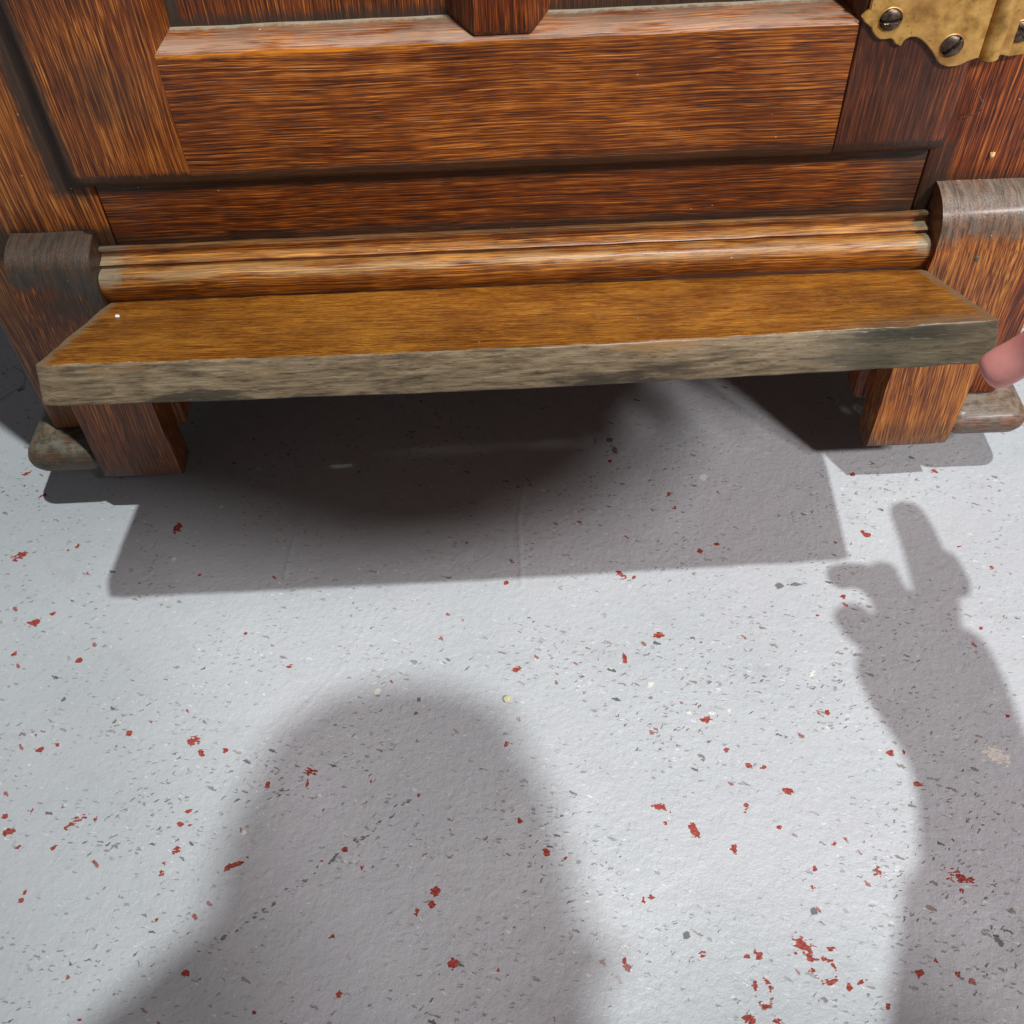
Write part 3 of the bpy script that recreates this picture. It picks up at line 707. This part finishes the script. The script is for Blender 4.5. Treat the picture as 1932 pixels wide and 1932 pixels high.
# ------------------------------------------------------------------ small loose things
def strand(name, pts, r, mat, label, cat):
    cu = bpy.data.curves.new(name, 'CURVE'); cu.dimensions = '3D'; cu.bevel_depth = r; cu.bevel_resolution = 2; cu.resolution_u = 8
    sp = cu.splines.new('BEZIER'); sp.bezier_points.add(len(pts) - 1)
    for b, p in zip(sp.bezier_points, pts): b.co = p; b.handle_left_type = b.handle_right_type = 'AUTO'
    o = bpy.data.objects.new(name + '_tmp', cu); COL.objects.link(o)
    dg = bpy.context.evaluated_depsgraph_get(); me = bpy.data.meshes.new_from_object(o.evaluated_get(dg)); bpy.data.objects.remove(o)
    me.name = name
    me.materials.clear()
    o = link(name, me, mat, None, True); tag(o, label, cat); return o
hairm = NT('brown_hair'); hairm.finish((.18, .09, .06), .4)
darkh = NT('black_hair'); darkh.finish((.025, .022, .02), .45)
strand('hair_strand', [onY(1838, 166, -.0006), onY(1848, 182, -.004), onY(1854, 198, -.005), onY(1842, 214, -.003), onY(1811, 223, -.0006)], .00028, hairm.m, 'thin curved brown hair clinging to the post below the brass hinge', 'hair')
strand('hair_strand', [onZ(0, 755, .0005), onZ(18, 742, .0008), onZ(42, 727, .0006), onZ(45, 706, .0008), onZ(22, 690, .0006)], (.00013), darkh.m, 'black hair lying on the shaded floor left of the icebox', 'hair')
def crumb(p, r, mat, label, cat, seed, flat=.6, name='crumb'):
    bm = bmesh.new(); bmesh.ops.create_icosphere(bm, subdivisions=2, radius=r)
    from mathutils import noise
    for v in bm.verts:
        v.co += v.co.normalized() * noise.noise(v.co * (1.1 / r) + Vector((seed, 0, 0))) * r * .7; v.co.z *= flat
        v.co += Vector(p)
    o = from_bm(name, bm, mat, None, smooth=False); tag(o, label, cat)
yel = NT('dry_crumb'); yel.finish((.62, .40, .16), .7)
crumb(onY(1872, 292, -.0011), .0014, yel.m, 'tiny yellow wood crumb stuck on the post above the right plinth block', 'crumb', 1, 1.2)
strw = NT('pale_debris'); strw.finish((.52, .46, .30), .7)
crumb(onZ(957, 1318, .0012), .0022, strw.m, 'pale straw coloured grit on the floor in front of the head shadow', 'grit', 4, .6, 'grit')
wpt = NT('white_paint'); wpt.finish((.85, .84, .80), .4)
bpy.context.view_layer.update()
fm = flap.matrix_world; fn = np.array(fm.to_3x3() @ Vector((0, 0, 1))); f0 = np.array(fm.translation)
d = ray(222, 597); pf = CP + d * (np.dot(f0 - CP, fn) / np.dot(d, fn))
crumb(pf + fn * .0003, .0012, wpt.m, 'white paint fleck stuck on the left end of the tipped board', 'paint fleck', 3, .35, 'paint_fleck')

# ------------------------------------------------------------------ the person: fingertip in view, the rest outside the frame casting the shadows
def skin_mesh(nodes, edges, levels=2, root=0):
    me = bpy.data.meshes.new('sk'); me.from_pydata([n[0] for n in nodes], edges, [])
    o = bpy.data.objects.new('sk', me); COL.objects.link(o)
    o.modifiers.new('s', 'SKIN')
    if not me.skin_vertices: me.skin_vertices.new()
    for i, n in enumerate(nodes):
        r = n[1]; me.skin_vertices[0].data[i].radius = r if isinstance(r, tuple) else (r, r)
    me.skin_vertices[0].data[root].use_root = True
    m = o.modifiers.new('d', 'SUBSURF'); m.levels = levels; m.render_levels = levels
    dg = bpy.context.evaluated_depsgraph_get(); r = bpy.data.meshes.new_from_object(o.evaluated_get(dg)); bpy.data.objects.remove(o)
    return r
TIP = onY(1854, 712, -.136); T1 = onY(1932, 670, -.137); T2 = onY(2010, 622, -.143)
def build_person():
    N_ = []; E_ = []
    def nd(p, r, par=None):
        N_.append((tuple(p), r)); i = len(N_) - 1
        if par is not None: E_.append((par, i))
        return i
    pel = nd((.17, -1.02, .44), (.17, .14)); wai = nd((.165, -.92, .58), (.15, .12), pel); che = nd((.16, -.82, .75), (.155, .12), wai); nk0 = nd((.13, -.64, .90), (.085, .08), che)
    nk = nd((.12, -.55, .955), (.055, .055), nk0); hd = nd((.100, -.415, 1.03), (.086, .088), nk); hd2 = nd((.100, -.322, 1.060), (.054, .062), hd)
    # right arm reaching down to the board
    sr = nd((.305, -.66, .87), (.070, .070), nk0); ua = nd((.292, -.575, .72), (.056, .056), sr); el = nd((.272, -.475, .57), (.052, .052), ua); fa = nd((.286, -.375, .45), (.044, .044), el)
    wr = nd((.284, -.278, .345), (.031, .033), fa); pa = nd((.272, -.228, .312), (.032, .046), wr); pb = nd((.268, -.190, .294), (.026, .046), pa)
    # left arm folded back to hold the camera from behind
    sl = nd((.060, -.435, .93), (.104, .098), nk0); u2 = nd((-.08, -.57, .78), (.060, .060), sl); e2 = nd((-.17, -.64, .57), (.045, .045), u2); f2 = nd((-.11, -.63, .53), (.036, .036), e2); w2 = nd((-.06, -.605, .52), (.026, .03), f2); h2 = nd((-.035, -.575, .525), (.018, .036), w2)
    # legs in a squat
    for s, hx, kx, ax in ((1, .27, .46, .42), (-1, .07, -.10, -.06)):
        h = nd((hx, -1.00, .42), (.095, .095), pel); k = nd((kx, -.74, .50), (.065, .065), h); c = nd(((kx + ax) / 2, -.84, .30), (.058, .058), k); a = nd((ax, -.93, .09), (.040, .045), c); hl = nd((ax, -.90, .045), (.040, .040), a); t = nd((ax + .02 * s, -.76, .034), (.042, .030), hl)
    me = skin_mesh(N_, E_, 2)
    # fingers as their own chains rooted inside the palm, joined into the same body mesh
    parts = [me]
    def finger(ch):
        n = [(tuple(p), r) for p, r in ch]; parts.append(skin_mesh(n, [(i, i + 1) for i in range(len(n) - 1)], 2))
    thb = [((.268, -.215, .305), .016), ((.272, -.176, .276), .0135), (tuple(T2), .0116), (tuple(T1), .0098), (tuple((TIP * 2 + T1) / 3), .0108), (tuple(TIP), .0082)]
    finger(thb)
    finger([((.284, -.200, .300), .013), ((.290, -.158, .280), .0150), ((.289, -.118, .262), .0135), ((.286, -.098, .250), .0125), ((.285, -.088, .243), .011)])
    finger([((.278, -.196, .302), .013), ((.292, -.165, .300), .0105), ((.300, -.135, .272), .0092), ((.301, -.150, .240), .008), ((.298, -.160, .232), .006)])
    finger([((.262, -.196, .302), .0125), ((.262, -.165, .318), .010), ((.264, -.145, .296), .009), ((.264, -.160, .272), .0075), ((.263, -.170, .268), .006)])
    finger([((.250, -.206, .306), .0125), ((.240, -.186, .316), .013), ((.237, -.178, .304), .012), ((.238, -.188, .292), .010), ((.240, -.195, .288), .008)])
    # left hand fingers
    for k in range(4): finger([((-.04 + .0, -.580, .545 - k * .018), .011), ((-.022, -.557, .550 - k * .018), .009), ((-.004, -.552, .548 - k * .018), .008), ((.010, -.556, .546 - k * .018), .006)])
    finger([((-.045, -.585, .535), .013), ((-.034, -.560, .520), .010), ((-.02, -.548, .512), .007)])
    # nose and ears
    finger([((.088, -.350, 1.0), .016), ((.087, -.343, .982), .013), ((.087, -.350, .972), .010)])
    for sx in (-1, 1): finger([((.105 + sx * .066, -.44, 1.02), .012), ((.105 + sx * .074, -.446, 1.02), .012), ((.105 + sx * .078, -.450, 1.022), .009)])
    bm = bmesh.new()
    for p in parts: bm.from_mesh(p)
    N = NT('skin')
    n = N.noise(N.co, 160, 4, .6); n2 = N.noise(N.co, 900, 3, .6); nl = N.noise(N.co, 45, 3, .5)
    c = N.ramp(nl, [(.3, (.72, .27, .24)), (.7, (.86, .38, .33))]); c = N.mix(N.mul(N.ss(n, .4, .7), .3), c, (.72, .26, .25))
    wv = N.n.new('ShaderNodeTexWave'); N._in(wv.inputs['Vector'], N.vadd(N.co, N.vmul(N.noise(N.co, 90, 2, .5, color=True), (.01, .01, .01)))); wv.inputs['Scale'].default_value = 420; wv.inputs['Distortion'].default_value = 2.0
    N.finish(c, .48, N.bump(N.add(N.mul(wv.outputs['Fac'], .6), n2), .22, .0003), Subsurface_Weight=.12, Subsurface_Scale=.004)
    body = from_bm('person', bm, N.m, None, angle=180)
    tag(body, 'person reaching in from the right, one pink fingertip under the tipped board corner', 'person')
    def cover(name, test, off, mat):
        src = body.data; b = bmesh.new(); b.from_mesh(src)
        kill = [f for f in b.faces if not test(f.calc_center_median())]
        bmesh.ops.delete(b, geom=kill, context='FACES')
        left = set(b.faces); best = []
        while left:
            seed = left.pop(); isl = [seed]; st = [seed]
            while st:
                for e in st.pop().edges:
                    for g in e.link_faces:
                        if g in left: left.discard(g); isl.append(g); st.append(g)
            if len(isl) > len(best): best = isl
        keep = set(best)
        bmesh.ops.delete(b, geom=[f for f in b.faces if f not in keep], context='FACES')
        b.normal_update()
        for v in b.verts: v.co += v.normal * off
        o = from_bm(name, b, mat, body, angle=180)
    cl = NT('dark_cloth'); cn = cl.noise(cl.co, 700, 2, .5); cl.finish(cl.mix(cn, (.03, .035, .05), (.06, .065, .08)), .9)
    jn = NT('denim'); cn = jn.noise(jn.co, 500, 2, .5); jn.finish(jn.mix(cn, (.03, .05, .10), (.08, .11, .18)), .9)
    hr = NT('hair'); cn = hr.noise(hr.vscale(hr.co, (60, 60, 400)), 1, 3, .6); hr.finish(hr.mix(cn, (.02, .012, .008), (.07, .04, .025)), .6)
    cover('shirt', lambda c: (c.z > .50 and c.y < -.56 and c.z < .95 and not (c.x < -.04 and c.z < .56) and not (c.z < .62 and (c.x > .40 or c.x < -.2))) or (c.x > .20 and c.y < -.36 and c.z > .33 and c.z < .95 and c.y > -.70 and c.x < .40), .007, cl.m)
    cover('trousers', lambda c: c.z < .60 and c.z > .10 and c.y < -.60 and not (-.20 < c.x < .0 and c.z > .515 and c.y > -.76) and not (c.x > .24 and c.x < .38 and c.y > -.70), .006, jn.m)
    cover('hair', lambda c: c.z > 1.06 and c.y > -.56 and c.y - .9 * (c.z - 1.05) < -.33 and abs(c.x - .1) < .085, .008, hr.m)
    cover('shoe', lambda c: c.z < .085 and c.x > .17, .005, cl.m)
    cover('shoe', lambda c: c.z < .085 and c.x < .17, .005, cl.m)
build_person()

scene.render.engine = 'CYCLES'
scene.cycles.use_denoising = True
scene.cycles.max_bounces = 4; scene.cycles.diffuse_bounces = 2; scene.cycles.glossy_bounces = 2
scene.render.resolution_x = 1024; scene.render.resolution_y = 1024
